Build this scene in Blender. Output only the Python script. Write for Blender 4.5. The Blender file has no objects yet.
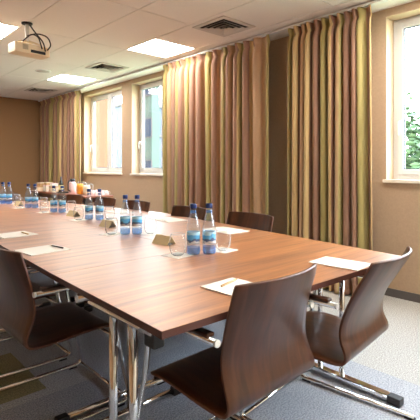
import bpy, bmesh, math, random
from mathutils import Vector, Matrix
random.seed(7)
S = bpy.context.scene
COL = S.collection
PI = math.pi
R = math.radians

# ------------------------------------------------------------------ camera
YAW = 42.68
cam_d = bpy.data.cameras.new('camera')
cam = bpy.data.objects.new('camera', cam_d); COL.objects.link(cam)
cam.location = (0, 0, 1.22)
cam.rotation_euler = (R(90), 0, R(-YAW))
cam_d.sensor_width = 36
cam_d.lens = 36 * 424 / 420
cam_d.shift_y = -44 / 420
cam_d.clip_start = 0.02
S.camera = cam

# ------------------------------------------------------------------ world, sun, exposure
W = bpy.data.worlds.new('sky'); S.world = W
W.use_nodes = True
wn = W.node_tree.nodes; wl = W.node_tree.links
bg = wn['Background']
tc = wn.new('ShaderNodeTexCoord'); sep = wn.new('ShaderNodeSeparateXYZ')
rmp = wn.new('ShaderNodeValToRGB')
rmp.color_ramp.elements[0].position = 0.0; rmp.color_ramp.elements[0].color = (0.95, 0.97, 1.0, 1)
rmp.color_ramp.elements[1].position = 0.8; rmp.color_ramp.elements[1].color = (0.62, 0.80, 1.0, 1)
wl.new(tc.outputs['Generated'], sep.inputs[0]); wl.new(sep.outputs['Z'], rmp.inputs[0])
wl.new(rmp.outputs[0], bg.inputs['Color'])
bg.inputs['Strength'].default_value = 10.0
sun_d = bpy.data.lights.new('sun', 'SUN'); sun_d.energy = 1.5; sun_d.angle = R(2); sun_d.color = (1, .95, .86)
sun = bpy.data.objects.new('sun', sun_d); COL.objects.link(sun)
sun.rotation_euler = Vector((0.62, 0.45, -0.64)).to_track_quat('-Z', 'Y').to_euler()
PANEL = 17.0           # strength of the ceiling light diffusers
S.view_settings.view_transform = 'Standard'
S.view_settings.look = 'None'
S.view_settings.gamma = 1
S.view_settings.use_curve_mapping = False
S.view_settings.exposure = 0.95

# ------------------------------------------------------------------ materials
def srgb(r, g, b):
    f = lambda c: (c/255/12.92) if c/255 <= .04045 else ((c/255+.055)/1.055)**2.4
    return (f(r), f(g), f(b), 1)
def mat(name, col, rough=.5, metal=0, noise=0, nscale=20, spec=None, bump=0, bscale=200, trans=0, ior=1.45, coat=0):
    m = bpy.data.materials.new(name); m.use_nodes = True
    nt = m.node_tree; b = nt.nodes['Principled BSDF']
    b.inputs['Base Color'].default_value = col
    b.inputs['Roughness'].default_value = rough
    b.inputs['Metallic'].default_value = metal
    b.inputs['IOR'].default_value = ior
    b.inputs['Transmission Weight'].default_value = trans
    b.inputs['Coat Weight'].default_value = coat
    if spec is not None: b.inputs['Specular IOR Level'].default_value = spec
    t = nt.nodes.new('ShaderNodeTexCoord')
    if noise:
        n = nt.nodes.new('ShaderNodeTexNoise'); n.inputs['Scale'].default_value = nscale; n.inputs['Detail'].default_value = 4
        mx = nt.nodes.new('ShaderNodeMix'); mx.data_type = 'RGBA'; mx.blend_type = 'MULTIPLY'
        mx.inputs['Factor'].default_value = 1
        mr = nt.nodes.new('ShaderNodeMapRange'); mr.inputs['From Min'].default_value = .3; mr.inputs['From Max'].default_value = .7
        mr.inputs['To Min'].default_value = 1-noise; mr.inputs['To Max'].default_value = 1+noise
        nt.links.new(t.outputs['Object'], n.inputs['Vector']); nt.links.new(n.outputs['Fac'], mr.inputs['Value'])
        mx.inputs['A'].default_value = col; nt.links.new(mr.outputs[0], mx.inputs['B'])
        nt.links.new(mx.outputs['Result'], b.inputs['Base Color'])
    if bump:
        n2 = nt.nodes.new('ShaderNodeTexNoise'); n2.inputs['Scale'].default_value = bscale
        bp = nt.nodes.new('ShaderNodeBump'); bp.inputs['Strength'].default_value = bump; bp.inputs['Distance'].default_value = .002
        nt.links.new(t.outputs['Object'], n2.inputs['Vector']); nt.links.new(n2.outputs['Fac'], bp.inputs['Height'])
        nt.links.new(bp.outputs[0], b.inputs['Normal'])
    return m
def wood(name, cols, scale=(6, 60, 6), rough=.3, coat=0, spec=.5):
    """grain: noise stretched along one local axis"""
    m = bpy.data.materials.new(name); m.use_nodes = True
    nt = m.node_tree; b = nt.nodes['Principled BSDF']
    t = nt.nodes.new('ShaderNodeTexCoord'); mp = nt.nodes.new('ShaderNodeMapping')
    mp.inputs['Scale'].default_value = scale
    n = nt.nodes.new('ShaderNodeTexNoise'); n.inputs['Scale'].default_value = 1; n.inputs['Detail'].default_value = 6
    n.inputs['Roughness'].default_value = .62; n.inputs['Distortion'].default_value = .6
    r = nt.nodes.new('ShaderNodeValToRGB'); cr = r.color_ramp
    cr.elements[0].position = .28; cr.elements[0].color = cols[0]
    cr.elements[1].position = .72; cr.elements[1].color = cols[-1]
    for i, c in enumerate(cols[1:-1]):
        e = cr.elements.new(.28+.44*(i+1)/(len(cols)-1)); e.color = c
    nt.links.new(t.outputs['Object'], mp.inputs['Vector']); nt.links.new(mp.outputs[0], n.inputs['Vector'])
    nt.links.new(n.outputs['Fac'], r.inputs[0]); nt.links.new(r.outputs[0], b.inputs['Base Color'])
    b.inputs['Roughness'].default_value = rough; b.inputs['Coat Weight'].default_value = coat
    b.inputs['Coat Roughness'].default_value = .36
    b.inputs['Specular IOR Level'].default_value = spec
    return m
def emit(name, col, s):
    m = bpy.data.materials.new(name); m.use_nodes = True
    b = m.node_tree.nodes['Principled BSDF']
    b.inputs['Base Color'].default_value = (.9, .9, .9, 1)
    b.inputs['Emission Color'].default_value = col; b.inputs['Emission Strength'].default_value = s
    return m
def clear(name, tint, refl=1.45, rough=.02, solid=0.0, solidcol=(1, 1, 1, 1), edge=.3):
    """thin-walled glass or plastic: tinted transparency under a fresnel reflection"""
    m = bpy.data.materials.new(name); m.use_nodes = True
    nt = m.node_tree; nt.nodes.remove(nt.nodes['Principled BSDF'])
    out = nt.nodes['Material Output']
    tr = nt.nodes.new('ShaderNodeBsdfTransparent'); tr.inputs[0].default_value = tint
    gl = nt.nodes.new('ShaderNodeBsdfGlossy'); gl.inputs['Roughness'].default_value = rough
    lw = nt.nodes.new('ShaderNodeLayerWeight'); lw.inputs['Blend'].default_value = .5
    pw = nt.nodes.new('ShaderNodeMath'); pw.operation = 'POWER'; pw.inputs[1].default_value = 3.5
    fr = nt.nodes.new('ShaderNodeMath'); fr.operation = 'MULTIPLY_ADD'
    f0 = ((refl-1)/(refl+1))**2; fr.inputs[1].default_value = .55; fr.inputs[2].default_value = f0
    nt.links.new(lw.outputs['Facing'], pw.inputs[0]); nt.links.new(pw.outputs[0], fr.inputs[0])
    mx = nt.nodes.new('ShaderNodeMixShader')
    nt.links.new(fr.outputs[0], mx.inputs[0])
    base = tr
    if solid:
        df = nt.nodes.new('ShaderNodeBsdfDiffuse'); df.inputs[0].default_value = solidcol
        m2 = nt.nodes.new('ShaderNodeMixShader')
        ed = nt.nodes.new('ShaderNodeMath'); ed.operation = 'MULTIPLY_ADD'; ed.inputs[1].default_value = edge; ed.inputs[2].default_value = solid  # diffuse colour rises at grazing edges, painting in bright reflected outlines
        nt.links.new(pw.outputs[0], ed.inputs[0]); nt.links.new(ed.outputs[0], m2.inputs[0])
        nt.links.new(tr.outputs[0], m2.inputs[1]); nt.links.new(df.outputs[0], m2.inputs[2]); base = m2
    nt.links.new(base.outputs[0], mx.inputs[1]); nt.links.new(gl.outputs[0], mx.inputs[2])
    nt.links.new(mx.outputs[0], out.inputs['Surface'])
    return m

M = {}
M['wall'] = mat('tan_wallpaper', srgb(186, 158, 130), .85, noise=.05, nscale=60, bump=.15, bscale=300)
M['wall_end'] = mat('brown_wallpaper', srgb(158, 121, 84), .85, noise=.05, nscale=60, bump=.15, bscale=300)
M['wall_hidden'] = mat('beige_wall', srgb(205, 190, 168), .85)
M['reveal'] = mat('reveal_paint', srgb(214, 190, 158), .7)
M['sill'] = mat('sill_paint', srgb(232, 220, 205), .5)
M['white_frame'] = mat('white_window_frame', srgb(208, 206, 204), .4)
M['gasket'] = mat('dark_gasket', srgb(70, 76, 88), .6)
M['base'] = mat('dark_skirting', srgb(92, 86, 84), .6)
M['tile'] = mat('ceiling_tile', srgb(236, 227, 219), .95, noise=.02, nscale=90)
M['tgroove'] = mat('tile_groove', srgb(120, 104, 92), .9)
M['white'] = mat('white_plastic', srgb(232, 230, 226), .45)
M['track'] = mat('curtain_track', srgb(235, 233, 230), .4)
M['diff'] = emit('light_diffuser', (1, .96, .90, 1), PANEL)
M['vent_dark'] = mat('vent_interior', srgb(60, 52, 48), .9)
M['vent'] = mat('vent_paint', srgb(205, 195, 186), .6)
M['chrome'] = mat('chrome', (.82, .82, .82, 1), .09, 1)
M['chrome_soft'] = mat('satin_steel', (.66, .66, .66, 1), .2, 1)
M['black'] = mat('black_plastic', srgb(28, 27, 28), .45)
M['top'] = wood('walnut_tabletop', [srgb(116, 68, 34), srgb(158, 99, 54), srgb(180, 116, 64), srgb(204, 142, 84)], (1.6, 26, 6), .42, coat=.7, spec=.8)
M['edge'] = mat('brown_edging', srgb(84, 46, 34), .4)
M['ply'] = wood('walnut_plywood', [srgb(52, 29, 17), srgb(76, 43, 25), srgb(96, 55, 32)], (22, 3, 3), .3, spec=.5)
M['plyedge'] = mat('plywood_edge', srgb(96, 58, 40), .45)
M['paper'] = mat('white_paper', srgb(238, 231, 220), .8)
M['pencil'] = mat('pencil_wood', srgb(206, 172, 122), .5)
M['pen'] = mat('dark_pen', srgb(60, 45, 40), .4)
M['print'] = mat('grey_print', srgb(150, 150, 152), .8)
M['gold'] = mat('gold_card', srgb(216, 194, 142), .5)
M['card_in'] = mat('dark_card_inside', srgb(48, 40, 36), .6)
M['pet'] = clear('clear_blue_plastic', (.925, .972, .998, 1), 1.9, .03, .04, srgb(190, 222, 245))
M['cap'] = mat('navy_cap', srgb(28, 52, 110), .35)
M['glass'] = clear('drinking_glass', (.97, .975, .975, 1), 1.5, .02, .04, (.95, .96, .97, 1), .9)
M['rim'] = clear('glass_rim', (.9, .92, .93, 1), 1.9, .05, .45, (.93, .95, .96, 1))
M['pane'] = clear('window_glass', (.97, .985, .985, 1), 1.2, .0)
M['side_wood'] = mat('red_brown_board', srgb(150, 92, 66), .35, noise=.08, nscale=8)
M['juice'] = mat('orange_juice', srgb(250, 175, 40), .3)
M['pink'] = mat('pink_crockery', srgb(238, 205, 200), .35)
M['cream'] = mat('cream_card', srgb(240, 224, 196), .6)
M['tea'] = mat('tan_card', srgb(205, 165, 115), .6)
M['dark_glass'] = mat('dark_bottle_glass', srgb(38, 34, 24), .15)
M['label_y'] = mat('yellow_label', srgb(226, 214, 150), .6)
M['steel'] = mat('brushed_steel', (.8, .8, .8, 1), .25, 1)
M['projector'] = mat('projector_shell', srgb(226, 205, 172), .45)
M['cable'] = mat('black_cable', srgb(32, 28, 26), .5)
M['grille'] = mat('projector_grille', srgb(120, 106, 92), .6)

# bottle label: printed bands, deep blue landscape, pale band
def label_mat():
    m = bpy.data.materials.new('bottle_label'); m.use_nodes = True
    nt = m.node_tree; b = nt.nodes['Principled BSDF']; b.inputs['Roughness'].default_value = .4
    t = nt.nodes.new('ShaderNodeTexCoord'); sp = nt.nodes.new('ShaderNodeSeparateXYZ')
    n = nt.nodes.new('ShaderNodeTexNoise'); n.inputs['Scale'].default_value = 45
    ma = nt.nodes.new('ShaderNodeMath'); ma.operation = 'MULTIPLY_ADD'; ma.inputs[1].default_value = .03
    nt.links.new(t.outputs['Object'], n.inputs['Vector']); nt.links.new(t.outputs['Object'], sp.inputs[0])
    nt.links.new(n.outputs['Fac'], ma.inputs[0]); nt.links.new(sp.outputs['Z'], ma.inputs[2])
    mr = nt.nodes.new('ShaderNodeMapRange'); mr.inputs['From Min'].default_value = .05; mr.inputs['From Max'].default_value = .135
    nt.links.new(ma.outputs[0], mr.inputs['Value'])
    r = nt.nodes.new('ShaderNodeValToRGB'); cr = r.color_ramp; cr.interpolation = 'CONSTANT'
    cr.elements[0].position = 0; cr.elements[0].color = srgb(196, 200, 206)
    cr.elements[1].position = .85; cr.elements[1].color = srgb(176, 222, 246)
    for p, c in ((.20, srgb(150, 156, 170)), (.32, srgb(206, 208, 214)), (.46, srgb(84, 104, 150)), (.60, srgb(96, 182, 236))):
        e = cr.elements.new(p); e.color = c
    nt.links.new(mr.outputs[0], r.inputs[0]); nt.links.new(r.outputs[0], b.inputs['Base Color'])
    return m
M['label'] = label_mat()
M['base_blue'] = clear('blue_bottle_base', (.62, .82, .99, 1), 2.0, .05, .36, srgb(50, 135, 238))

def carpet_mat():
    m = bpy.data.materials.new('carpet_tiles'); m.use_nodes = True
    nt = m.node_tree; N = nt.nodes.new; L = nt.links.new; b = nt.nodes['Principled BSDF']
    b.inputs['Roughness'].default_value = .95; b.inputs['Specular IOR Level'].default_value = .15
    t = N('ShaderNodeTexCoord'); mp = N('ShaderNodeMapping'); mp.inputs['Location'].default_value = (.05, .25, 0)
    L(t.outputs['Object'], mp.inputs['Vector'])
    sn = N('ShaderNodeVectorMath'); sn.operation = 'SNAP'; sn.inputs[1].default_value = (.625, .625, 1)
    wn_ = N('ShaderNodeTexWhiteNoise'); L(mp.outputs[0], sn.inputs[0]); L(sn.outputs[0], wn_.inputs['Vector'])
    r = N('ShaderNodeValToRGB'); cr = r.color_ramp; cr.interpolation = 'CONSTANT'
    cr.elements[0].position = 0; cr.elements[0].color = srgb(160, 162, 168)
    cr.elements[1].position = .85; cr.elements[1].color = srgb(164, 166, 172)
    for p, c in ((.3, srgb(168, 169, 174)), (.6, srgb(152, 155, 163))):
        e = cr.elements.new(p); e.color = c
    L(wn_.outputs['Value'], r.inputs[0])
    sp = N('ShaderNodeSeparateXYZ'); L(t.outputs['Object'], sp.inputs[0])
    gt = N('ShaderNodeMath'); gt.operation = 'GREATER_THAN'; gt.inputs[1].default_value = 2.45; L(sp.outputs['X'], gt.inputs[0])
    mx = N('ShaderNodeMix'); mx.data_type = 'RGBA'; L(gt.outputs[0], mx.inputs['Factor'])
    L(r.outputs[0], mx.inputs['A']); mx.inputs['B'].default_value = srgb(172, 169, 164)
    acc = None
    for ax, c in (('X', .62), ('Y', 2.62)):
        cp = N('ShaderNodeMath'); cp.operation = 'COMPARE'; cp.inputs[1].default_value = c; cp.inputs[2].default_value = .3; L(sp.outputs[ax], cp.inputs[0])
        if acc is None: acc = cp
        else:
            an = N('ShaderNodeMath'); an.operation = 'MULTIPLY'; L(acc.outputs[0], an.inputs[0]); L(cp.outputs[0], an.inputs[1]); acc = an
    mo = N('ShaderNodeMix'); mo.data_type = 'RGBA'; L(acc.outputs[0], mo.inputs['Factor']); L(mx.outputs['Result'], mo.inputs['A']); mo.inputs['B'].default_value = srgb(138, 134, 104)
    mx = mo
    n = N('ShaderNodeTexNoise'); n.inputs['Scale'].default_value = 130; n.inputs['Detail'].default_value = 3; L(t.outputs['Object'], n.inputs['Vector'])
    mr = N('ShaderNodeMapRange'); mr.inputs['From Min'].default_value = .3; mr.inputs['From Max'].default_value = .7
    mr.inputs['To Min'].default_value = .5; mr.inputs['To Max'].default_value = 1.5; L(n.outputs['Fac'], mr.inputs['Value'])
    m2 = N('ShaderNodeMix'); m2.data_type = 'RGBA'; m2.blend_type = 'MULTIPLY'; m2.inputs['Factor'].default_value = 1
    L(mx.outputs['Result'], m2.inputs['A']); L(mr.outputs[0], m2.inputs['B']); L(m2.outputs['Result'], b.inputs['Base Color'])
    bp = N('ShaderNodeBump'); bp.inputs['Strength'].default_value = .5; bp.inputs['Distance'].default_value = .004
    L(n.outputs['Fac'], bp.inputs['Height']); L(bp.outputs[0], b.inputs['Normal'])
    return m
M['carpet'] = carpet_mat()

def curtain_mat():
    m = bpy.data.materials.new('striped_curtain'); m.use_nodes = True
    nt = m.node_tree; N = nt.nodes.new; L = nt.links.new; b = nt.nodes['Principled BSDF']
    b.inputs['Roughness'].default_value = .75; b.inputs['Sheen Weight'].default_value = .15
    uv = N('ShaderNodeUVMap'); sp = N('ShaderNodeSeparateXYZ'); L(uv.outputs[0], sp.inputs[0])
    fr = N('ShaderNodeMath'); fr.operation = 'FRACT'; L(sp.outputs['X'], fr.inputs[0])
    r = N('ShaderNodeValToRGB'); cr = r.color_ramp; cr.interpolation = 'CONSTANT'
    g, o, mv, tn, pk = srgb(214, 182, 128), srgb(176, 158, 98), srgb(164, 122, 100), srgb(190, 154, 114), srgb(198, 158, 122)
    cr.elements[0].position = 0; cr.elements[0].color = o
    cr.elements[1].position = .92; cr.elements[1].color = mv
    for p, c in ((.125, g), (.17, mv), (.32, tn), (.42, mv), (.50, g), (.56, o), (.64, tn), (.70, pk), (.80, mv), (.86, g)):
        e = cr.elements.new(p); e.color = c
    L(fr.outputs[0], r.inputs[0]); L(r.outputs[0], b.inputs['Base Color'])
    # a little daylight comes through the cloth
    out = nt.nodes['Material Output']; tl = N('ShaderNodeBsdfTranslucent'); mx = N('ShaderNodeMixShader'); mx.inputs[0].default_value = .12
    L(r.outputs[0], tl.inputs[0]); L(b.outputs[0], mx.inputs[1]); L(tl.outputs[0], mx.inputs[2]); L(mx.outputs[0], out.inputs['Surface'])
    return m
M['curtain'] = curtain_mat()

# ------------------------------------------------------------------ mesh helpers
def box(bm, c, s, bev=0, rz=0, seg=2):
    r = bmesh.ops.create_cube(bm, size=1)
    vs = r['verts']
    mt = Matrix.Translation(c) @ Matrix.Rotation(rz, 4, 'Z') @ Matrix.Diagonal((s[0], s[1], s[2], 1))
    bmesh.ops.transform(bm, matrix=mt, verts=vs)
    if bev:
        es = set()
        for v in vs:
            es.update(v.link_edges)
        bmesh.ops.bevel(bm, geom=list(es), offset=bev, segments=seg, affect='EDGES', profile=.6)
def box2(bm, a, b, bev=0):
    box(bm, [(a[i]+b[i])/2 for i in range(3)], [abs(b[i]-a[i]) for i in range(3)], bev)
def smooth_path(pts, rad=.05, n=5):
    """polyline with rounded corners"""
    pts = [Vector(p) for p in pts]; out = [pts[0]]
    for i in range(1, len(pts)-1):
        p, a, b = pts[i], pts[i-1]-pts[i], pts[i+1]-pts[i]
        r = min(rad, a.length*.48, b.length*.48)
        p0, p2 = p+a.normalized()*r, p+b.normalized()*r
        for k in range(n+1):
            t = k/n; out.append((1-t)**2*p0+2*t*(1-t)*p+t*t*p2)
    out.append(pts[-1]); return out
def tube(bm, pts, r, seg=10, cap=True):
    pts = [Vector(p) for p in pts]; rings = []
    up = None
    for i, p in enumerate(pts):
        d = (pts[min(i+1, len(pts)-1)]-pts[max(i-1, 0)]).normalized()
        if up is None:
            up = Vector((0, 0, 1)) if abs(d.z) < .9 else Vector((1, 0, 0))
        s = d.cross(up).normalized(); up = s.cross(d).normalized()
        rr = r[i] if isinstance(r, (list, tuple)) else r
        rings.append([bm.verts.new(p+rr*(math.cos(2*PI*k/seg)*s+math.sin(2*PI*k/seg)*up)) for k in range(seg)])
    for a, b in zip(rings, rings[1:]):
        for k in range(seg):
            bm.faces.new((a[k], a[(k+1) % seg], b[(k+1) % seg], b[k])).smooth = True
    if cap:
        bm.faces.new(rings[0][::-1]); bm.faces.new(rings[-1])
def lathe(bm, prof, seg=24, c=(0, 0, 0), cap0=True, cap1=True, facet=None):
    rings = []
    for r, z in prof:
        ring = []
        for k in range(seg):
            a = 2*PI*k/seg; rr = r*(facet(k, z) if facet else 1)
            ring.append(bm.verts.new((c[0]+rr*math.cos(a), c[1]+rr*math.sin(a), c[2]+z)))
        rings.append(ring)
    for a, b in zip(rings, rings[1:]):
        for k in range(seg):
            bm.faces.new((a[k], a[(k+1) % seg], b[(k+1) % seg], b[k])).smooth = True
    if cap0: bm.faces.new(rings[0][::-1])
    if cap1: bm.faces.new(rings[-1])
def prism(bm, poly, z0, z1):
    lo = [bm.verts.new((x, y, z0)) for x, y in poly]; hi = [bm.verts.new((x, y, z1)) for x, y in poly]
    n = len(poly)
    bm.faces.new(lo[::-1]); bm.faces.new(hi)
    for i in range(n):
        bm.faces.new((lo[i], lo[(i+1) % n], hi[(i+1) % n], hi[i]))
def obj(name, bm, m, parent=None, loc=None, autosmooth=None):
    bmesh.ops.recalc_face_normals(bm, faces=bm.faces[:])
    me = bpy.data.meshes.new(name); bm.to_mesh(me); bm.free()
    for x in (m if isinstance(m, (list, tuple)) else [m]): me.materials.append(x)
    o = bpy.data.objects.new(name, me); COL.objects.link(o)
    if parent: o.parent = parent
    if loc: o.location = loc
    return o
def B(): return bmesh.new()
def tag(o, label, cat, group=None):
    o['label'] = label; o['category'] = cat
    if group: o['group'] = group
    return o
def thing(name, label, cat, loc=(0, 0, 0), rz=0, group=None):
    o = bpy.data.objects.new(name, None); COL.objects.link(o); o.empty_display_size = .05
    o.location = loc; o.rotation_euler = (0, 0, rz)
    return tag(o, label, cat, group)
def struct(name, bm, m, parent=None):
    o = obj(name, bm, m, parent)
    if not parent: o['kind'] = 'structure'
    return o
def dup(root, loc, rz, label, group=None):
    r = root.copy(); COL.objects.link(r); r.location = loc; r.rotation_euler = (0, 0, rz); r['label'] = label
    if group: r['group'] = group
    for ch in list(root.children):
        c = ch.copy(); COL.objects.link(c); c.parent = r
        for g in list(ch.children):
            d = g.copy(); COL.objects.link(d); d.parent = c
    return r

# ------------------------------------------------------------------ room shell
XW, YE, XL, YN, H = 3.94, 9.80, -1.9, -1.7, 2.715
bm = B(); box2(bm, (XL-.1, YN-.1, -.1), (XW+.3, YE+.1, 0)); struct('floor', bm, M['carpet'])
# window wall with openings
WIN = [(6.57, 8.02), (4.80, 6.25), (.38, 1.82), (-1.38, .06)]     # along Y; last one added out of view, for daylight on the foreground
ZS, ZT = 1.085, 2.63
T = .23
bm = B()
ys = sorted([v for w in WIN for v in w])
ys = [YN-.1]+ys+[YE+.1]
box2(bm, (XW, ys[0], 0), (XW+T, ys[-1], ZS)); box2(bm, (XW, ys[0], ZT), (XW+T, ys[-1], H+.1))
for i in range(0, len(ys), 2):
    box2(bm, (XW, ys[i], ZS), (XW+T, ys[i+1], ZT))
struct('wall_right', bm, M['wall'])
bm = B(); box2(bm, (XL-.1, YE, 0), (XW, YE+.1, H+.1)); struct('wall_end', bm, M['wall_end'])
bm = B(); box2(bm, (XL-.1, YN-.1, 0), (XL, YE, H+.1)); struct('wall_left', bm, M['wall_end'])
bm = B(); box2(bm, (XL, YN-.1, 0), (XW, YN, H+.1)); struct('wall_near', bm, M['wall_hidden'])
bm = B(); box2(bm, (XW-.014, YN, 0), (XW, YE, .075), .003); struct('baseboard_right', bm, M['base'])
bm = B(); box2(bm, (XL, YE-.014, 0), (XW-.014, YE, .075), .003); struct('baseboard_end', bm, M['base'])

# ceiling: backing, tiles with grooves, skim strip along the window wall
P = .648; X0 = 1.594; LEN = 1.304; Y0 = 3.436
LIGHTS = [(3.213, 4.41), (3.213, 7.02), (1.27, 5.07), (1.27, 7.67), (3.213, 1.14), (1.27, -.16), (3.213, -.81)]  # last pair added behind the viewer, unseen, to brighten the foreground
bm = B(); box2(bm, (XL, YN, H+.03), (XW, YE, H+.1))
struct('ceiling', bm, M['tgroove'])
bm = B()
ix0 = math.floor((XL-X0)/P)
k = ix0
holes = {(round((x-X0)/P-.5), round(y, 2)) for x, y in LIGHTS}
def hole_at(x, ya, yb):
    return [y for (lx, y) in LIGHTS if abs(lx-x) < .1 and ya-.01 < y < yb+.01]
g = .0045
while X0+k*P < X0+3*P-.01:
    xa, xb = max(X0+k*P, XL), X0+(k+1)*P
    j = math.floor((YN-Y0)/LEN)
    while Y0+j*LEN < YE:
        ya, yb = max(Y0+j*LEN, YN), min(Y0+(j+1)*LEN, YE)
        hs = hole_at((xa+xb)/2, ya, yb)
        segs = [(ya, yb)]
        for hy in hs:
            a0, b0 = hy-.325, hy+.325
            segs = [s for (u, v) in segs for s in ((u, min(v, a0)), (max(u, b0), v)) if s[1]-s[0] > .03]
        for u, v in segs:
            box2(bm, (xa+g, u+g, H), (xb-g, v-g, H+.02))
        j += 1
    k += 1
box2(bm, (X0+3*P+g, YN, H), (3.70, YE, H+.02))
box2(bm, (3.706, YN, H-.012), (XW, YE, H+.02))
struct('trim_1', bm, M['tile'])

# ceiling lights
plab = ['glowing square ceiling light nearest the long curtain with the bottles below', 'glowing square ceiling light above the far curtain and window',
        'glowing square ceiling light beside the projector at the top left corner', 'square ceiling light deeper in the room behind the projector',
        'square ceiling light over the near window corner', 
        'added square ceiling light behind the viewer on the left, out of view', 'added square ceiling light behind the viewer near the window wall, out of view']
for (x, y), lb in zip(LIGHTS, plab):
    t = thing('ceiling_light', lb, 'ceiling light', (x, y, H), 0, 'ceiling light panels')
    bm = B()
    for s in (-1, 1):
        box(bm, (s*.312, 0, .004), (.016, .64, .012)); box(bm, (0, s*.312, .004), (.608, .016, .012))
    obj('light_frame', bm, M['white'], t)
    bm = B(); box(bm, (0, 0, .010), (.606, .606, .006)); obj('diffuser', bm, M['diff'], t)

# windows
def window(n, y0, y1, mullion):
    o = bpy.data.objects.new('window_%d' % n, None); COL.objects.link(o); o['kind'] = 'structure'
    xf = XW+.15
    # reveal lining and sill
    bm = B()
    box2(bm, (XW-.002, y1-.006, ZS), (xf, y1, ZT)); box2(bm, (XW-.002, y0, ZS), (xf, y0+.006, ZT))
    box2(bm, (XW-.002, y0+.006, ZT-.006), (xf, y1-.006, ZT)); obj('window_reveal', bm, M['reveal'], o)
    bm = B(); box2(bm, (XW-.03, y0-.02, ZS-.022), (xf, y1+.02, ZS+.008), .005); obj('window_sill', bm, M['sill'], o)
    a, b, zb, zt = y0+.006, y1-.006, ZS+.008, ZT-.006
    bm = B()
    f = .045
    box2(bm, (xf, a, zb), (xf+.07, a+f, zt), .006); box2(bm, (xf, b-f, zb), (xf+.07, b, zt), .006)
    box2(bm, (xf, a+f, zb), (xf+.07, b-f, zb+f), .006); box2(bm, (xf, a+f, zt-f), (xf+.07, b-f, zt), .006)
    mids = [a+f]+([mullion] if mullion else [])+[b-f]
    if mullion: box2(bm, (xf, mullion-.03, zb+f), (xf+.07, mullion+.03, zt-f), .006)
    obj('window_frame', bm, M['white_frame'], o)
    for i in range(len(mids)-1):
        p, q = mids[i]+(.03 if (mullion and i > 0) else 0), mids[i+1]-(.03 if (mullion and i == 0) else 0)
        z0, z1 = zb+f, zt-f
        s = .05
        bm = B()
        x0, x1 = xf-.012, xf+.05
        box2(bm, (x0, p, z0), (x1, p+s, z1), .006); box2(bm, (x0, q-s, z0), (x1, q, z1), .006)
        box2(bm, (x0, p+s, z0), (x1, q-s, z0+s), .006); box2(bm, (x0, p+s, z1-s), (x1, q-s, z1), .006)
        sh = obj('sash', bm, M['white_frame'], o)
        bm = B()
        e = .008
        box2(bm, (x0+.016, p+s, z0+s), (x0+.03, p+s+e, z1-s)); box2(bm, (x0+.016, q-s-e, z0+s), (x0+.03, q-s, z1-s))
        box2(bm, (x0+.016, p+s+e, z0+s), (x0+.03, q-s-e, z0+s+e)); box2(bm, (x0+.016, p+s+e, z1-s-e), (x0+.03, q-s-e, z1-s))
        obj('gasket', bm, M['gasket'], sh)
        bm = B(); box2(bm, (x0+.03, p+s-.005, z0+s-.005), (x0+.036, q-s+.005, z1-s+.005)); obj('pane', bm, M['pane'], sh)
        if i == len(mids)-2:
            hz = 1.62
            bm = B(); box(bm, (x0-.006, q-.03, hz), (.012, .03, .07), .004)
            tube(bm, smooth_path([(x0-.01, q-.03, hz+.015), (x0-.05, q-.03, hz+.015), (x0-.052, q-.03, hz-.11)], .02), .009, 8)
            obj('window_handle', bm, M['white'], sh)
    return o
window(1, *WIN[0], 7.25)
window(2, *WIN[1], 5.50)
window(3, *WIN[2], None)
window(4, *WIN[3], None)  # added window, unseen, lets daylight onto the near floor

# ------------------------------------------------------------------ outside
bm = B(); box2(bm, (XW+T+.2, -40, -3.2), (120, 160, -3.0))
o = struct('ground', bm, mat('grass_ground', srgb(150, 160, 120), .9, noise=.2, nscale=.5))
def building(label, a, b, z1, m, nwin):
    t = thing('building', label, 'building')
    bm = B(); box2(bm, (a[0], a[1], -3), (b[0], b[1], z1)); obj('wall', bm, m, t)
    bm = B(); box2(bm, (a[0]-.3, a[1]-.3, z1), (b[0]+.3, b[1]+.3, z1+.35)); obj('roof', bm, M['bl_roof'], t)
    n, rows = nwin
    dy = (b[1]-a[1])/n
    for r in range(rows):
        for i in range(n):
            z = z1-2.6-3.1*r; y = a[1]+dy*(i+.5)
            if z < -2: continue
            bm = B(); box2(bm, (a[0]-.06, y-.55, z), (a[0]+.02, y+.55, z+1.5)); wv = obj('window', bm, M['bl_roof'], t)
            bm = B(); box2(bm, (a[0]-.08, y-.45, z+.1), (a[0]-.055, y+.45, z+1.4)); obj('pane', bm, M['bl_pane'], wv)
M['bl_roof'] = mat('roof_edge', srgb(70, 66, 64), .8)
M['bl_pane'] = mat('far_window_pane', srgb(44, 56, 72), .2)
M['bl_peach'] = mat('peach_render', srgb(98, 64, 44), .9, noise=.04, nscale=2)
M['bl_blue'] = mat('pale_blue_render', srgb(72, 78, 88), .9, noise=.04, nscale=2)
M['bl_green'] = mat('pale_green_render', srgb(68, 80, 72), .9, noise=.04, nscale=2)
building('peach rendered building seen through the left pane of the far window', (10, 25.0), (14, 38), 14, M['bl_peach'], (4, 5))
building('pale blue building in the right pane of the far window', (40, 64.5), (50, 82), 12, M['bl_blue'], (6, 4))
building('narrow pale green building seen through the window beside the long curtain', (18, 25.85), (18.7, 26.8), 9, M['bl_green'], (1, 3))
building('distant low pale blue building beside the green one', (42, 50), (50, 62.5), 6.0, M['bl_blue'], (5, 3))
M['leaf'] = mat('tree_leaf', srgb(62, 84, 52), .6, noise=.25, nscale=3)
M['bark'] = mat('tree_bark', srgb(110, 92, 76), .9)
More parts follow.
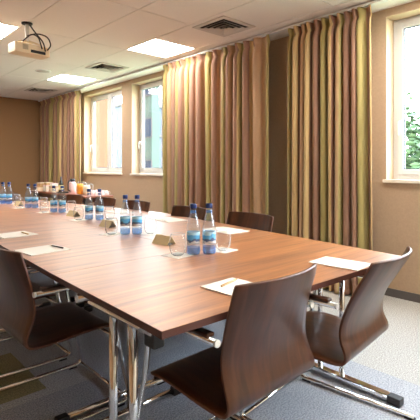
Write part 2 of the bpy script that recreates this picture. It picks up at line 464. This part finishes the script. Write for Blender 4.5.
def tree(label, x, y, zc, r, n):
    t = thing('tree', label, 'tree', (x, y, -3), 0, 'trees outside the near window')
    bm = B(); tube(bm, [(0, 0, 0), (.05, .05, 1.5), (0, .1, zc+2.8)], [.16, .13, .05], 8)
    for k in range(6):
        a = k*1.05; tube(bm, [(0, .08, zc+1.2+.2*k), (r*.6*math.cos(a), r*.6*math.sin(a), zc+2.3+.25*k)], [.05, .015], 6)
    obj('trunk', bm, M['bark'], t)
    bm = B(); rnd = random.Random(int(x*10))
    cl = [Vector((rnd.gauss(0, .5), rnd.gauss(0, .5), rnd.gauss(0, .5)))*r for _ in range(14)]
    for i in range(n):
        c = cl[i % 14]; p = c+Vector((rnd.gauss(0, .28), rnd.gauss(0, .28), rnd.gauss(0, .25)))*r+Vector((0, 0, zc+3))
        q = Matrix.Rotation(rnd.uniform(0, 6.3), 3, 'Z') @ Matrix.Rotation(rnd.uniform(-1.2, 1.2), 3, 'X')
        s = rnd.uniform(.10, .17)
        vs = [bm.verts.new(p+q @ Vector(v)*s) for v in ((-1, 0, 0), (0, -.5, .1), (1, 0, 0), (0, .5, .1))]
        bm.faces.new(vs)
    f = obj('foliage', bm, M['leaf'], t)
tree('green leafy tree outside the near window', 12.0, 4.7, 1.1, 1.4, 3600)
tree('second green leafy tree, farther out and behind the first', 16.0, 3.4, 1.6, 1.8, 3600)

# ------------------------------------------------------------------ curtain track and curtains
bm = B(); box2(bm, (3.655, 1.70, H-.034), (3.72, 9.72, H-.012), .004)
tag(obj('curtain_track', bm, M['track']), 'white curtain track running along the ceiling edge above the windows', 'curtain track')
def curtain(name, label, y0, y1, n, u0, u1, seed, flare=(0, 0), x=3.68, amp=.055):
    rnd = random.Random(seed)
    NZ = [2.679, 2.66, 2.63, 2.60, 2.56, 2.50, 2.40, 2.2, 1.9, 1.5, 1.1, .7, .3, .05, .012]
    per = 12; nu = n*per
    ph = [rnd.uniform(-.25, .25) for _ in range(n+1)]; am = [rnd.uniform(.6, 1.25) for _ in range(n+1)]
    wd = [rnd.uniform(.65, 1.45) for _ in range(n)]; wd[0] = 1.7; wd[-1] = 1.5; am[0] = .35; am[-1] = .4; cw = [sum(wd[:i])/sum(wd) for i in range(n+1)]
    bm = B(); uvl = bm.loops.layers.uv.new('UVMap')
    rows = []; arc = [0]
    for zi, z in enumerate(NZ):
        row = []
        tz = (2.685-z)/2.673
        for i in range(nu+1):
            kf = i/per; k = min(int(kf), n-1); fr = kf-k; s = cw[k]+(cw[k+1]-cw[k])*fr
            a = amp*((1-fr)*am[k]+fr*am[k+1])
            pk = 1 if z < 2.5 else (.85-.45*(2.685-z)/.085 if z > 2.6 else .40+.6*(2.60-z)/.10)     # gathered heading
            w = math.cos(2*PI*(fr+ph[k]*0))
            # sharp pinched pleats at the heading, softer folds below
            sharp = max(0, 1-(2.685-z)/.16)
            ws = (abs(w)**.45)*(1 if w > 0 else -1)
            w = w*(1-sharp)+ws*sharp
            drift = .02*tz*math.sin(2*PI*(s*2.3+seed))+.012*tz*math.sin(2*PI*s*5.1+seed*2)
            pinch = .018*math.exp(-((z-2.60)/.03)**2)
            yy = y0+(y1-y0)*s+flare[0]*tz*(1-s)**3+flare[1]*tz*s**3
            # overhanging folds: shift sideways with depth
            yy += .35*(y1-y0)/n*math.sin(4*PI*fr)*.35*(1-sharp)+.1*(y1-y0)/n*ph[k]*math.sin(PI*fr)*tz*4
            row.append(bm.verts.new((x-a*pk*w+drift+pinch, yy, z)))
        rows.append(row)
    mid = rows[9]
    for i in range(nu): arc.append(arc[-1]+(mid[i+1].co-mid[i].co).length)
    for zi in range(len(NZ)-1):
        for i in range(nu):
            f = bm.faces.new((rows[zi][i], rows[zi][i+1], rows[zi+1][i+1], rows[zi+1][i])); f.smooth = True
            for lp, ii, zz in zip(f.loops, (i, i+1, i+1, i), (zi, zi, zi+1, zi+1)):
                lp[uvl].uv = (u0+arc[ii]/arc[-1]*(u1-u0), NZ[zz])
    o = obj(name, bm, M['curtain'])
    sm = o.modifiers.new('cloth', 'SOLIDIFY'); sm.thickness = .003
    return tag(o, label, 'curtain', 'striped curtains along the window wall')
curtain('curtain', 'striped gold and mauve pleated curtain, narrow one beside the near window', 1.83, 2.75, 11, -.09, 2.085, 3, flare=(-.02, .02))
curtain('curtain', 'wide striped gold and mauve pleated curtain in the middle of the wall', 3.01, 4.98, 15, .59, 3.63, 5)
curtain('curtain', 'striped gold pleated curtain at the far corner behind the sideboard', 7.62, 9.62, 13, -.02, 2.4, 8)

# ------------------------------------------------------------------ ceiling fittings
def diffuser(x, y, label):
    t = thing('air_vent', label, 'air vent', (x, y, H), 0, 'ceiling air vents')
    bm = B(); box(bm, (0, 0, -.002), (.40, .40, .004)); obj('vent_backing', bm, M['vent_dark'], t)
    bm = B()
    for s in (-1, 1):
        box(bm, (s*.215, 0, -.006), (.05, .48, .012), .003); box(bm, (0, s*.215, -.006), (.38, .05, .012), .003)
    obj('vent_frame', bm, M['vent'], t)
    for i, h in enumerate((.17, .125, .08, .035)):
        bm = B(); z0, z1 = -.022-.004*i, -.006
        a, b = h, h-.028
        lo = [bm.verts.new(v) for v in ((-a, -a, z0), (a, -a, z0), (a, a, z0), (-a, a, z0))]
        hi = [bm.verts.new(v) for v in ((-b, -b, z1), (b, -b, z1), (b, b, z1), (-b, b, z1))]
        for k in range(4): bm.faces.new((lo[k], lo[(k+1) % 4], hi[(k+1) % 4], hi[k]))
        l = obj('louvre', bm, M['vent'], t); l.modifiers.new('t', 'SOLIDIFY').thickness = .002
diffuser(3.19, 3.24, 'square louvred air vent in the ceiling above the wide middle curtain')
diffuser(3.213, 5.78, 'square louvred air vent between the two ceiling lights near the windows')
diffuser(3.213, 8.40, 'louvred air vent in the far corner of the ceiling')
t = thing('ceiling_speaker', 'round white disc in the ceiling left of the far light', 'ceiling speaker', (2.59, 6.68, H))
bm = B(); lathe(bm, [(.118, 0), (.118, -.008), (.108, -.014), (.098, -.014)], 28, cap1=False); obj('trim_ring', bm, M['white'], t)
bm = B(); lathe(bm, [(.098, -.006), (.098, -.013), (.05, -.017), (.01, -.018)], 28); obj('speaker_grille', bm, M['vent'], t)

# projector on its ceiling pole
t = thing('projector', 'cream projector hanging from the ceiling on a short pole with black cables', 'projector', (1.60, 4.56, H), R(6))
bm = B(); lathe(bm, [(.055, 0), (.055, -.012), (.04, -.018)], 20); obj('ceiling_plate', bm, M['black'], t)
bm = B(); tube(bm, [(0, 0, -.012), (0, 0, -.215)], .019, 12); obj('pole', bm, M['white'], t)
bm = B()
for sx in (-1, 1):
    for sy in (-1, 1): tube(bm, smooth_path([(0, 0, -.18), (sx*.05, sy*.04, -.20), (sx*.12, sy*.07, -.225)], .02), .008, 6)
box(bm, (0, 0, -.205), (.10, .08, .012), .003); obj('bracket', bm, M['projector'], t)
bm = B(); box(bm, (.025, .0, -.285), (.37, .17, .10), .012, seg=3); body = obj('body', bm, M['projector'], t)
bm = B()
for k in range(5): box(bm, (-.08+.012*k, -.084, -.275), (.005, .006, .05))
obj('grille', bm, M['grille'], body)
bm = B(); box(bm, (.08, -.084, -.305), (.16, .005, .03), .001); obj('connector_panel', bm, M['black'], body)
bm = B(); lathe(bm, [(.04, 0), (.042, .02), (.034, .02), (.034, .01)], 20, cap1=False)
bmesh.ops.rotate(bm, matrix=Matrix.Rotation(-PI/2, 3, 'X'), verts=bm.verts); bmesh.ops.translate(bm, vec=(-.08, .082, -.28), verts=bm.verts)
obj('lens', bm, M['black'], body)
for pts in ([(.01, -.02, -.01), (.06, -.06, -.10), (.12, -.12, -.20), (.14, -.12, -.29)], [(-.01, -.02, -.14), (.08, -.06, -.10), (.17, -.12, -.13), (.20, -.13, -.22), (.17, -.10, -.27)],
            [(-.08, -.07, -.22), (0, -.10, -.13), (.07, -.11, -.15), (.11, -.11, -.27)]):
    bm = B(); tube(bm, smooth_path(pts, .08, 6), .007, 8); obj('cable', bm, M['cable'], t)

# ------------------------------------------------------------------ conference tables
TH, TT = .74, .024
def t_leg(t, c, axis, foot=(-.38, .38), posts=.07, zt=TH-TT-.02):
    """upright pair standing on a rounded foot bar; axis = direction of the foot"""
    ax = Vector((0, 1, 0)) if axis == 'y' else Vector((1, 0, 0)); c = Vector((c[0], c[1], 0))
    bm = B()
    a, b = c+ax*foot[0], c+ax*foot[1]; mid = (a+b)/2; L = (b-a).length
    sz = (.05, L, .028) if axis == 'y' else (L, .05, .028)
    box(bm, (mid.x, mid.y, .026), sz, .01, seg=3)
    leg = obj('leg', bm, M['chrome'], t)
    for s in (foot[0], foot[1]):
        bm = B(); p = c+ax*s; sg = 1 if s > 0 else -1; p2 = p+ax*.012*sg
        sz = (.052, .07, .040) if axis == 'y' else (.07, .052, .040)
        box(bm, (p2.x, p2.y, .0205), sz, .006); obj('foot_cap', bm, M['black'], leg)
    for s in (-posts, posts):
        p = c+ax*s; bm = B(); tube(bm, [(p.x, p.y, .035), (p.x, p.y, zt)], .015, 16); obj('post', bm, M['chrome'], leg)
    bm = B(); sz = (.05, .40, .018) if axis == 'y' else (.40, .05, .018)
    box(bm, (c.x, c.y, zt+.009), sz, .003); obj('top_rail', bm, M['chrome_soft'], leg)
    return leg
def twin_leg(t, c, foot, gap=.075, zt=TH-TT-.02):
    leg = None
    for s in (-gap, gap):
        bm = B(); tube(bm, smooth_path([(foot[0], c[1]+s, .022), (foot[1], c[1]+s, .022)], .01), .016, 12)
        f = obj('leg', bm, M['chrome'], t)
        for e, sg in ((foot[0], -1), (foot[1], 1)):
            bm = B(); box(bm, (e+sg*.02, c[1]+s, .021), (.06, .042, .042), .008); obj('foot_cap', bm, M['black'], f)
        bm = B(); tube(bm, [(c[0], c[1]+s, .03), (c[0], c[1]+s, zt)], .015, 14); obj('post', bm, M['chrome'], f)
    bm = B(); box(bm, (c[0], c[1], zt+.009), (.30, .20, .018), .003); obj('top_rail', bm, M['chrome_soft'], t)
def table(label, poly):
    t = thing('conference_table', label, 'table', (poly[0][0], poly[0][1], 0), 0, 'tables pushed together into one long table')
    ox, oy = poly[0]
    loc = [(x-ox, y-oy) for x, y in poly]
    cx = sum(p[0] for p in loc)/4; cy = sum(p[1] for p in loc)/4
    def inset(d): return [(x+(d if x < cx else -d), y+(d if y < cy else -d)) for x, y in loc]
    bm = B(); prism(bm, inset(.0012), TH-TT+.001, TH); obj('tabletop', bm, M['top'], t)
    bm = B(); prism(bm, inset(.0003), TH-TT, TH-.0012); obj('edging', bm, M['edge'], t)
    return t
XS = lambda y: 1.58+.02*(y-1.85)
Ta = table('near end table with a crosswise top and chrome legs, two chairs at its short side', [(.730, .998), (2.285, .952), (2.404, 1.868), (.762, 1.850)])
def rel(t, x, y): return (x-t.location.x, y-t.location.y)
# legs of the near table
l1 = t_leg(Ta, rel(Ta, .772, 1.28), 'y', (-.33, .40), .065)
l2 = t_leg(Ta, rel(Ta, 2.172, 1.327), 'y', (-.36, .42), .07)
bm = B(); box(bm, (*rel(Ta, .742, 1.305), TH-TT-.005), (.010, .34, .008), .002); obj('edge_rail', bm, M['sill'], Ta)
bm = B(); box(bm, (*rel(Ta, .775, 1.10), .684), (.042, .056, .060), .006); obj('linking_bracket', bm, M['black'], Ta)
for yy in (1.30, 1.42):
    x, y = rel(Ta, .80, yy); bm = B(); tube(bm, smooth_path([(x-.02, y-.09, .58), (x, y-.03, .66), (x+.02, y+.03, .69)], .03), .006, 8); obj('locking_lever', bm, M['chrome'], Ta)
bm = B(); tube(bm, [(*rel(Ta, .80, 1.70), .66), (*rel(Ta, 2.15, 1.70), .66)], .018, 12); obj('cross_tube', bm, M['chrome'], Ta)
rows = [(1.850, 1.868, 3.55, 3.57, .762, 2.404, .852, 2.606), (3.55, 3.57, 5.10, 5.12, .852, 2.606, .90, 2.40)]
names = [('table on the door side in the second row, left half of the long top', 'table on the window side in the second row, opposite two window chairs'),
         ('table in the third row on the left half of the long top', 'table in the third row on the window half of the long top')]
for (ya, yb, yc, yd, xa, xb, xc, xd), nm in zip(rows, names):
    ma, mc = XS(ya), XS(yc); wa = ya+(yb-ya)*(ma-xa)/(xb-xa); wc = yc+(yd-yc)*(mc-xc)/(xd-xc)
    t1 = table(nm[0], [(xa, ya), (ma, wa), (mc, wc), (xc, yc)])
    t2 = table(nm[1], [(ma, wa), (xb, yb), (xd, yd), (mc, wc)])
    for t, lo, hi in ((t1, xa, ma), (t2, ma, xb)):
        for yy in (ya+.02, yc-.15):
            yy = max(yy, ya+.02)
            twin_leg(t, rel(t, (lo+hi)/2-.05, yy+(0 if yy < ya+.1 else -.02)), (lo+.10-t.location.x, hi-.19-t.location.x))
Tz = table('far end table with a crosswise top, last one before the end wall', [(.90, 5.10), (2.40, 5.12), (2.28, 6.02), (.90, 6.00)])
t_leg(Tz, rel(Tz, .98, 5.55), 'y'); t_leg(Tz, rel(Tz, 2.22, 5.55), 'y')

# ------------------------------------------------------------------ chairs
def catmull(pts, n=4):
    P_ = [pts[0]]+list(pts)+[pts[-1]]; out = []
    for i in range(1, len(P_)-2):
        p0, p1, p2, p3 = [Vector(p) for p in P_[i-1:i+3]]
        for k in range(n):
            t = k/n
            out.append(.5*((2*p1)+(-p0+p2)*t+(2*p0-5*p1+4*p2-p3)*t*t+(-p0+3*p1-3*p2+p3)*t**3))
    out.append(Vector(pts[-1])); return out
def make_chair(label, lean=0):
    t = thing('conference_chair', label, 'chair', group='plywood chairs around the table')
    # y, z, half width, sideways wrap (how far the sides come forward)
    prof = [(-.258, .842, .238, .055), (-.241, .79, .238, .051), (-.214, .72, .238, .045), (-.184, .64, .238, .034), (-.168, .56, .240, .024), (-.174, .50, .243, .014), (-.188, .450, .247, .007),
            (-.178, .416, .249, .002), (-.135, .402, .250, 0), (-.03, .404, .250, 0), (.08, .413, .249, 0), (.17, .416, .249, 0), (.235, .408, .247, 0), (.258, .392, .244, 0)]
    prof = [(a-lean*max(0, b-.5)/.342, b, h, w) for a, b, h, w in prof]
    c = catmull([(a, b, h) for a, b, h, w in prof], 4); wr = catmull([(w, 0, 0) for a, b, h, w in prof], 4)
    nx = 12; bm = B(); g_ = []
    n_ = len(c)
    for i, p in enumerate(c):
        row = []
        e = 0
        for k in range(nx+1):
            s = -1+2*k/nx
            hw = p.z
            if i < 4: hw -= .007*(1-i/4)**2           # rounded top corners
            if i > n_-6: hw -= .03*((i-(n_-6))/5)**2
            dz = 0
            if i == 0: dz = -.004*abs(s)**6
            row.append(bm.verts.new((s*hw, p.x+wr[i].x*(abs(s)**2.2), p.y+dz)))
        g_.append(row)
    for i in range(n_-1):
        for k in range(nx):
            f = bm.faces.new((g_[i][k], g_[i][k+1], g_[i+1][k+1], g_[i+1][k])); f.smooth = True
    sh = obj('seat_shell', bm, [M['ply'], M['plyedge']], t)
    sm = sh.modifiers.new('plywood', 'SOLIDIFY'); sm.thickness = .012; sm.offset = 0; sm.material_offset_rim = 1
    bv = sh.modifiers.new('edge', 'BEVEL'); bv.width = .002; bv.segments = 1; bv.limit_method = 'ANGLE'; bv.angle_limit = R(50)
    # one bent chrome tube: rear end, runner, front upright, arm
    for s in (-1, 1):
        x = s*.272
        bm = B(); tube(bm, smooth_path([(x, -.30, .014), (x, .335, .014), (x, .235, .43), (x, .195, .652), (x, -.155, .652)], .055, 6), .0115, 12)
        fr = obj('frame', bm, M['chrome'], t)
        bm = B(); box(bm, (x, .0, .670), (.036, .26, .014), .006, seg=3); obj('armrest', bm, M['ply'], fr)
        bm = B(); tube(bm, [(x, -.153, .652), (x, -.163, .652)], .0125, 12); obj('end_cap', bm, M['white'], fr)
        for yy in (-.28, .27):
            bm = B(); box(bm, (x, yy, .005), (.024, .05, .010), .003); obj('glide', bm, M['black'], fr)
    bm = B(); tube(bm, smooth_path([(-.272, .243, .36), (-.21, .20, .390), (.21, .20, .390), (.272, .243, .36)], .03), .010, 10); obj('seat_bar', bm, M['chrome'], t)
    bm = B(); tube(bm, [(-.272, .325, .016), (.272, .325, .016)], .010, 10); obj('floor_bar', bm, M['chrome'], t)
    return t
GC = 'plywood chairs around the table'
ch = make_chair('dark plywood chair with rounded back at the near table end, closest to the viewer')
ch.location = (1.205, 1.145, 0); ch.rotation_euler = (0, 0, R(1))
c2 = make_chair('dark plywood chair at the right of the near table end, beside the closest chair', .085)
c2.location = (1.795, 1.10, 0); c2.rotation_euler = (0, 0, R(6))
for y, lb in ((2.17, 'plywood chair on the left side of the table, nearest one, cut by the picture edge'), (2.86, 'second plywood chair on the left side of the table, behind the nearest one'),
              (3.56, 'third plywood chair along the left side of the table')):
    dup(ch, (.855, y, 0), R(-90), lb, GC)
for x, y, lb in ((2.325, 2.27, 'plywood chair on the window side, nearest to the gap between the two curtains'), (2.325, 3.03, 'plywood chair on the window side, half hidden behind the closest pair of bottles'),
                 (2.33, 3.90, 'plywood chair on the window side seen right of the second pair of bottles'), (2.31, 4.56, 'plywood chair on the window side below the right end of the sideboard'),
                 (2.25, 5.26, 'plywood chair on the window side, farthest one, in front of the sideboard')):
    dup(ch, (x, y, 0), R(90), lb, GC)
dup(ch, (1.83, 6.02, 0), R(180), 'plywood chair at the far end of the table, facing the camera', GC)
dup(ch, (1.15, 6.02, 0), R(180), 'plywood chair at the far end of the table beyond the left picture edge', GC)

# ------------------------------------------------------------------ things on the table
def pad(label, x, y, rz, pen=True, w=.21, l=.297, mark=False):
    t = thing('notepad', label, 'notepad', (x, y, TH), rz, 'notepads at the places')
    bm = B(); box(bm, (0, 0, .003), (w, l, .005), .0008); obj('paper', bm, M['paper'], t)
    if mark:
        bm = B()
        for k, (a, b) in enumerate(((-.05, .03), (-.05, .045))): box(bm, (-w/2+.03+.012*k, (a+b)/2-.02, .0057), (.005, b-a, .0004))
        obj('print', bm, M['print'], t)
    return t
def pencil(label, x, y, rz, m):
    t = thing('pencil', label, 'pencil', (x, y, TH+.0058), rz, 'pencils lying on the notepads')
    bm = B(); tube(bm, [(0, -.06, .0045), (0, .052, .0045)], .0045, 6); obj('shaft', bm, m, t)
    bm = B(); tube(bm, [(0, .052, .0045), (0, .072, .0045)], [.0045, .0008], 6); obj('tip', bm, M['pencil'], t)
pad('white notepad in front of the closest chair at the near table end', 1.205, 1.15, R(2), w=.19, l=.22)
pencil('tan pencil lying on the notepad before the closest chair', 1.215, 1.205, R(-75), M['pencil'])
pad('white notepad at the right corner of the near table end', 1.880, 1.095, R(4), w=.175, l=.25, mark=True)
pad('white notepad at the nearest place on the left side of the table', .935, 2.42, R(6), w=.235, l=.21)
pencil('dark pencil on the nearest left side notepad', 1.02, 2.42, R(8), M['pen'])
pad('white notepad at the second place on the left side', 1.0, 3.09, R(6), w=.235, l=.21)
pencil('tan pencil on the second left side notepad', 1.06, 3.06, R(2), M['pencil'])
pad('white notepad before the window chair behind the closest bottles', 2.29, 3.03, R(-3), mark=True)
pad('white notepad before the window chair right of the closest bottles', 2.22, 2.24, R(-3))
pad('white notepad at the far end of the window side', 2.30, 3.90, R(-3))

def make_bottle(label):
    t = thing('water_bottle', label, 'bottle', group='water bottles in pairs along the table')
    H_ = .285
    prof = [(.024, .0), (.032, .004), (.036, .018), (.0345, .030), (.0365, .042), (.0365, .052), (.0355, .055), (.0355, .125), (.0365, .128), (.0365, .140), (.034, .158), (.028, .182), (.0215, .205),
            (.0165, .228), (.0150, .240), (.0150, .250)]
    fac = lambda k, z: 1+(.05 if k % 4 < 2 else -.05)*(1 if .002 < z < .04 else 0)
    bm = B(); lathe(bm, prof[4:], 24, cap0=False, cap1=False); obj('bottle_body', bm, M['pet'], t)
    bm = B(); lathe(bm, prof[:5], 24, cap1=False, facet=fac); obj('bottle_base', bm, M['base_blue'], t)
    bm = B(); lathe(bm, [(.0362, .060), (.0362, .124)], 24, cap0=False, cap1=False); obj('bottle_label', bm, M['label'], t)
    bm = B(); lathe(bm, [(.0158, .224), (.0166, .226), (.0166, .236), (.0150, .240)], 24, cap0=False, cap1=False); obj('neck_sleeve', bm, M['base_blue'], t)
    bm = B(); lathe(bm, [(.0175, .250), (.0185, .252), (.0185, .271), (.0165, .276), (.005, .277)], 24, facet=lambda k, z: 1 if k % 2 else .965); obj('bottle_cap', bm, M['cap'], t)
    return t
PAIRS = [((1.495, 1.755), (1.570, 1.710), 'closest'), ((1.588, 2.605), (1.648, 2.545), 'second'), ((1.775, 3.52), (1.835, 3.44), 'third'),
         ((1.790, 4.33), (1.845, 4.25), 'fourth'), ((1.765, 4.99), (1.815, 4.92), 'fifth'), ((1.715, 5.74), (1.765, 5.66), 'farthest')]
first = None
for a, b, nm in PAIRS:
    for p, side in ((a, 'left'), (b, 'right')):
        lb = 'clear blue water bottle with navy cap, %s one of the %s pair on the table' % (side, nm)
        if first is None:
            first = make_bottle(lb); first.location = (*p, TH)
        else:
            dup(first, (*p, TH), random.uniform(0, 6), lb, 'water bottles in pairs along the table')
def make_glass(label):
    t = thing('drinking_glass', label, 'glass', group='drinking glasses beside the bottles')
    bm = B(); lathe(bm, [(.026, .002), (.034, .008), (.043, .03), (.0465, .055), (.0455, .08), (.041, .102), (.0375, .115)], 28, cap1=False); obj('glass_bowl', bm, M['glass'], t)
    bm = B(); lathe(bm, [(.0368, .113), (.0383, .113), (.0386, .1155), (.0372, .1155), (.0368, .113)], 28, cap0=False, cap1=False); obj('glass_rim', bm, M['rim'], t)
    bm = B(); lathe(bm, [(.024, 0), (.027, .002), (.028, .008), (.022, .010)], 24); obj('glass_base', bm, M['rim'], t)
    return t
GL = []
gfirst = None
for i, (a, b, nm) in enumerate(PAIRS):
    d = (Vector((*b, 0))-Vector((*a, 0))).normalized()
    d = Vector((.80, -.60, 0)) if i else Vector((.98, -.12, 0))
    mid = (Vector((*a, 0))+Vector((*b, 0)))/2
    for s, side in ((-1, 'left'), (1, 'right')):
        off = .135 if i else .145
        p = mid+d*s*off
        if i == 0: p = Vector((1.415, 1.79, 0)) if s < 0 else Vector((1.69, 1.725, 0))
        lb = 'empty rounded drinking glass %s of the %s bottle pair' % (side, nm)
        o = tag(obj('coaster', (lambda bm: (box(bm, (0, 0, .001), (.125, .125, .002), .0005), bm)[1])(B()), M['paper']), 'square white paper coaster under the glass %s of the %s bottles' % (side, nm), 'coaster', 'paper coasters')
        o.location = (p.x, p.y, TH); o.rotation_euler = (0, 0, R(8))
        if gfirst is None:
            gfirst = make_glass(lb); gfirst.location = (p.x, p.y, TH+.002)
        else:
            dup(gfirst, (p.x, p.y, TH+.002), 0, lb, 'drinking glasses beside the bottles')
def tent(label, x, y, rz):
    t = thing('name_card', label, 'name card', (x, y, TH), rz, 'gold name cards on the table')
    L_, w, h = .135, .038, .05
    bm = B()
    for s in (-1, 1):
        q = [(-L_/2, s*w, 0), (L_/2, s*w, 0), (L_/2, 0, h), (-L_/2, 0, h)]
        bm.faces.new([bm.verts.new(v) for v in q])
    o = obj('card', bm, [M['gold']], t); o.modifiers.new('t', 'SOLIDIFY').thickness = .003
    bm = B(); box(bm, (0, 0, .0015), (L_*.96, w*1.8, .002)); obj('card_base', bm, M['card_in'], t)  # dark sheet makes the open fold read dark inside
tent('gold folded card left of the closest glass', 1.565, 2.12, R(-84))
tent('gold folded card between the third and fourth bottle pairs', 1.79, 3.88, R(-84))
tent('gold folded card in front of the far chair between the two farthest bottle pairs', 1.78, 5.36, R(-84))
tent('gold folded card hidden behind the second glass, between the second and third pairs', 1.68, 3.02, R(-84))

# ------------------------------------------------------------------ sideboard and refreshments
SX0, SX1, SY0, SY1 = 3.06, 3.57, 6.22, 8.55
t = thing('sideboard_table', 'narrow red brown table with refreshments under the far window', 'table', ((SX0+SX1)/2, (SY0+SY1)/2, 0))
lx, ly = (SX1-SX0)/2-.0, (SY1-SY0)/2
bm = B(); box(bm, (0, 0, TH-.015), (SX1-SX0, SY1-SY0, .03), .004); obj('tabletop', bm, M['side_wood'], t)
for sx in (-1, 1):
    for sy in (-1, 1):
        bm = B(); box(bm, (sx*(lx-.06), sy*(ly-.08), .355), (.04, .04, .71), .004); obj('leg', bm, M['black'], t)
bm = B(); box(bm, (0, 0, .67), (SX1-SX0-.16, SY1-SY0-.2, .08), .003); obj('apron', bm, M['edge'], t)
def on(x, y): return (x*.935, y*.935, TH)
# dark bottle
t = thing('juice_bottle', 'dark glass bottle with pale label on the sideboard before the curtain', 'bottle', on(3.50, 8.12))
bm = B(); lathe(bm, [(.04, 0), (.042, .01), (.042, .15), (.03, .19), (.016, .22), (.015, .285)], 20); obj('bottle_body', bm, M['dark_glass'], t)
bm = B(); lathe(bm, [(.0428, .04), (.0428, .13)], 20, cap0=False, cap1=False); obj('bottle_label', bm, M['label_y'], t)
# thermos
t = thing('vacuum_flask', 'pale vacuum flask with black lid and handle on the sideboard', 'flask', on(3.44, 7.48))
bm = B(); lathe(bm, [(.06, 0), (.063, .01), (.063, .17), (.05, .20), (.042, .21)], 24); obj('flask_body', bm, M['pink'], t)
bm = B(); lathe(bm, [(.042, .21), (.046, .215), (.044, .25), (.02, .262)], 20); obj('lid', bm, M['black'], t)
bm = B(); tube(bm, smooth_path([(-.045, -.03, .22), (-.10, -.06, .22), (-.10, -.06, .07), (-.055, -.035, .05)], .03), .009, 8); obj('handle', bm, M['black'], t)
# juice jugs
def jug(label, x, y, fill, h=.2):
    t = thing('jug', label, 'jug', on(x, y), 0, 'jugs on the sideboard')
    bm = B(); lathe(bm, [(.05, 0), (.056, .01), (.06, h*.6), (.052, h*.85), (.058, h)], 24, cap1=False); obj('jug_body', bm, M['glass'], t)
    bm = B(); lathe(bm, [(.048, .006), (.0535, .012), (.0575, h*.6), (.0505, h*.82)], 24); obj('drink', bm, fill, t)
    bm = B(); tube(bm, smooth_path([(.05, -.01, h*.9), (.10, -.03, h*.85), (.09, -.03, h*.25), (.055, -.01, h*.2)], .03), .006, 8); obj('handle', bm, M['rim'], t)
jug('glass jug of orange juice on the sideboard', 3.46, 7.20, M['juice'], .22)
jug('glass jug of pale juice right of the orange juice jug', 3.50, 7.03, M['cream'], .20)
# cups, upside down in two rows
cfirst = None
cups = [(3.66, 6.78+.115*i) for i in range(5)]+[(3.545, 6.75+.115*i) for i in range(2)]+[(3.775, 6.83+.115*i) for i in range(4)]
def make_cup(label):
    t = thing('coffee_cup', label, 'cup', group='cups on the sideboard')
    bm = B(); lathe(bm, [(.044, 0), (.042, .025), (.034, .055), (.026, .066), (.024, .070), (.020, .070)], 20, cap0=False); obj('cup_body', bm, M['pink'], t)
    bm = B(); tube(bm, smooth_path([(.034, 0, .055), (.062, 0, .05), (.062, 0, .02), (.042, 0, .015)], .015), .004, 6); obj('cup_handle', bm, M['pink'], t)
    return t
for i, (x, y) in enumerate(cups):
    lb = 'pale pink cup turned upside down among the cups at the right end of the sideboard'
    if cfirst is None: cfirst = make_cup(lb); cfirst.location = on(x, y)
    else: dup(cfirst, on(x, y), random.uniform(0, 6), lb, 'cups on the sideboard')
# tray, boxes of tea and biscuits at the far end
bm = B(); lathe(bm, [(.10, 0), (.12, .004), (.15, .016), (.152, .018), (.12, .008)], 28, cap1=True)
o = tag(obj('tray', bm, M['black']), 'dark round tray on the sideboard between dark bottle and flask', 'tray'); o.location = on(3.44, 7.80)
bx = [('cream box at the left end of the sideboard, lowest and widest', 3.42, 8.82, .22, .16, .09, 0, 'cream'), ('tan box lying on the widest cream box', 3.42, 8.82, .18, .14, .07, .09, 'tea'),
      ('white box on the sideboard beside the cream box', 3.44, 8.58, .16, .16, .12, 0, 'paper'), ('cream carton nearest the dark bottle', 3.46, 8.36, .14, .14, .10, 0, 'cream'),
      ('tan carton on top of the white box', 3.44, 8.58, .13, .15, .05, .12, 'tea'), ('small white carton on top of the carton nearest the dark bottle', 3.46, 8.36, .11, .12, .06, .10, 'paper')]
for lb, x, y, sx, sy, sz, z, m in bx:
    t = thing('carton', lb, 'box', (x*.935, y*.935, TH+z), R(random.uniform(-6, 6)), 'boxes on the sideboard')
    bm = B(); box(bm, (0, 0, sz*.4), (sx, sy, sz*.8), .003); obj('box_body', bm, M[m], t)
    bm = B(); box(bm, (0, 0, sz*.9), (sx+.004, sy+.004, sz*.2), .002); obj('lid', bm, M['cream' if m == 'tea' else 'tea'] if m != 'paper' else M['pink'], t)
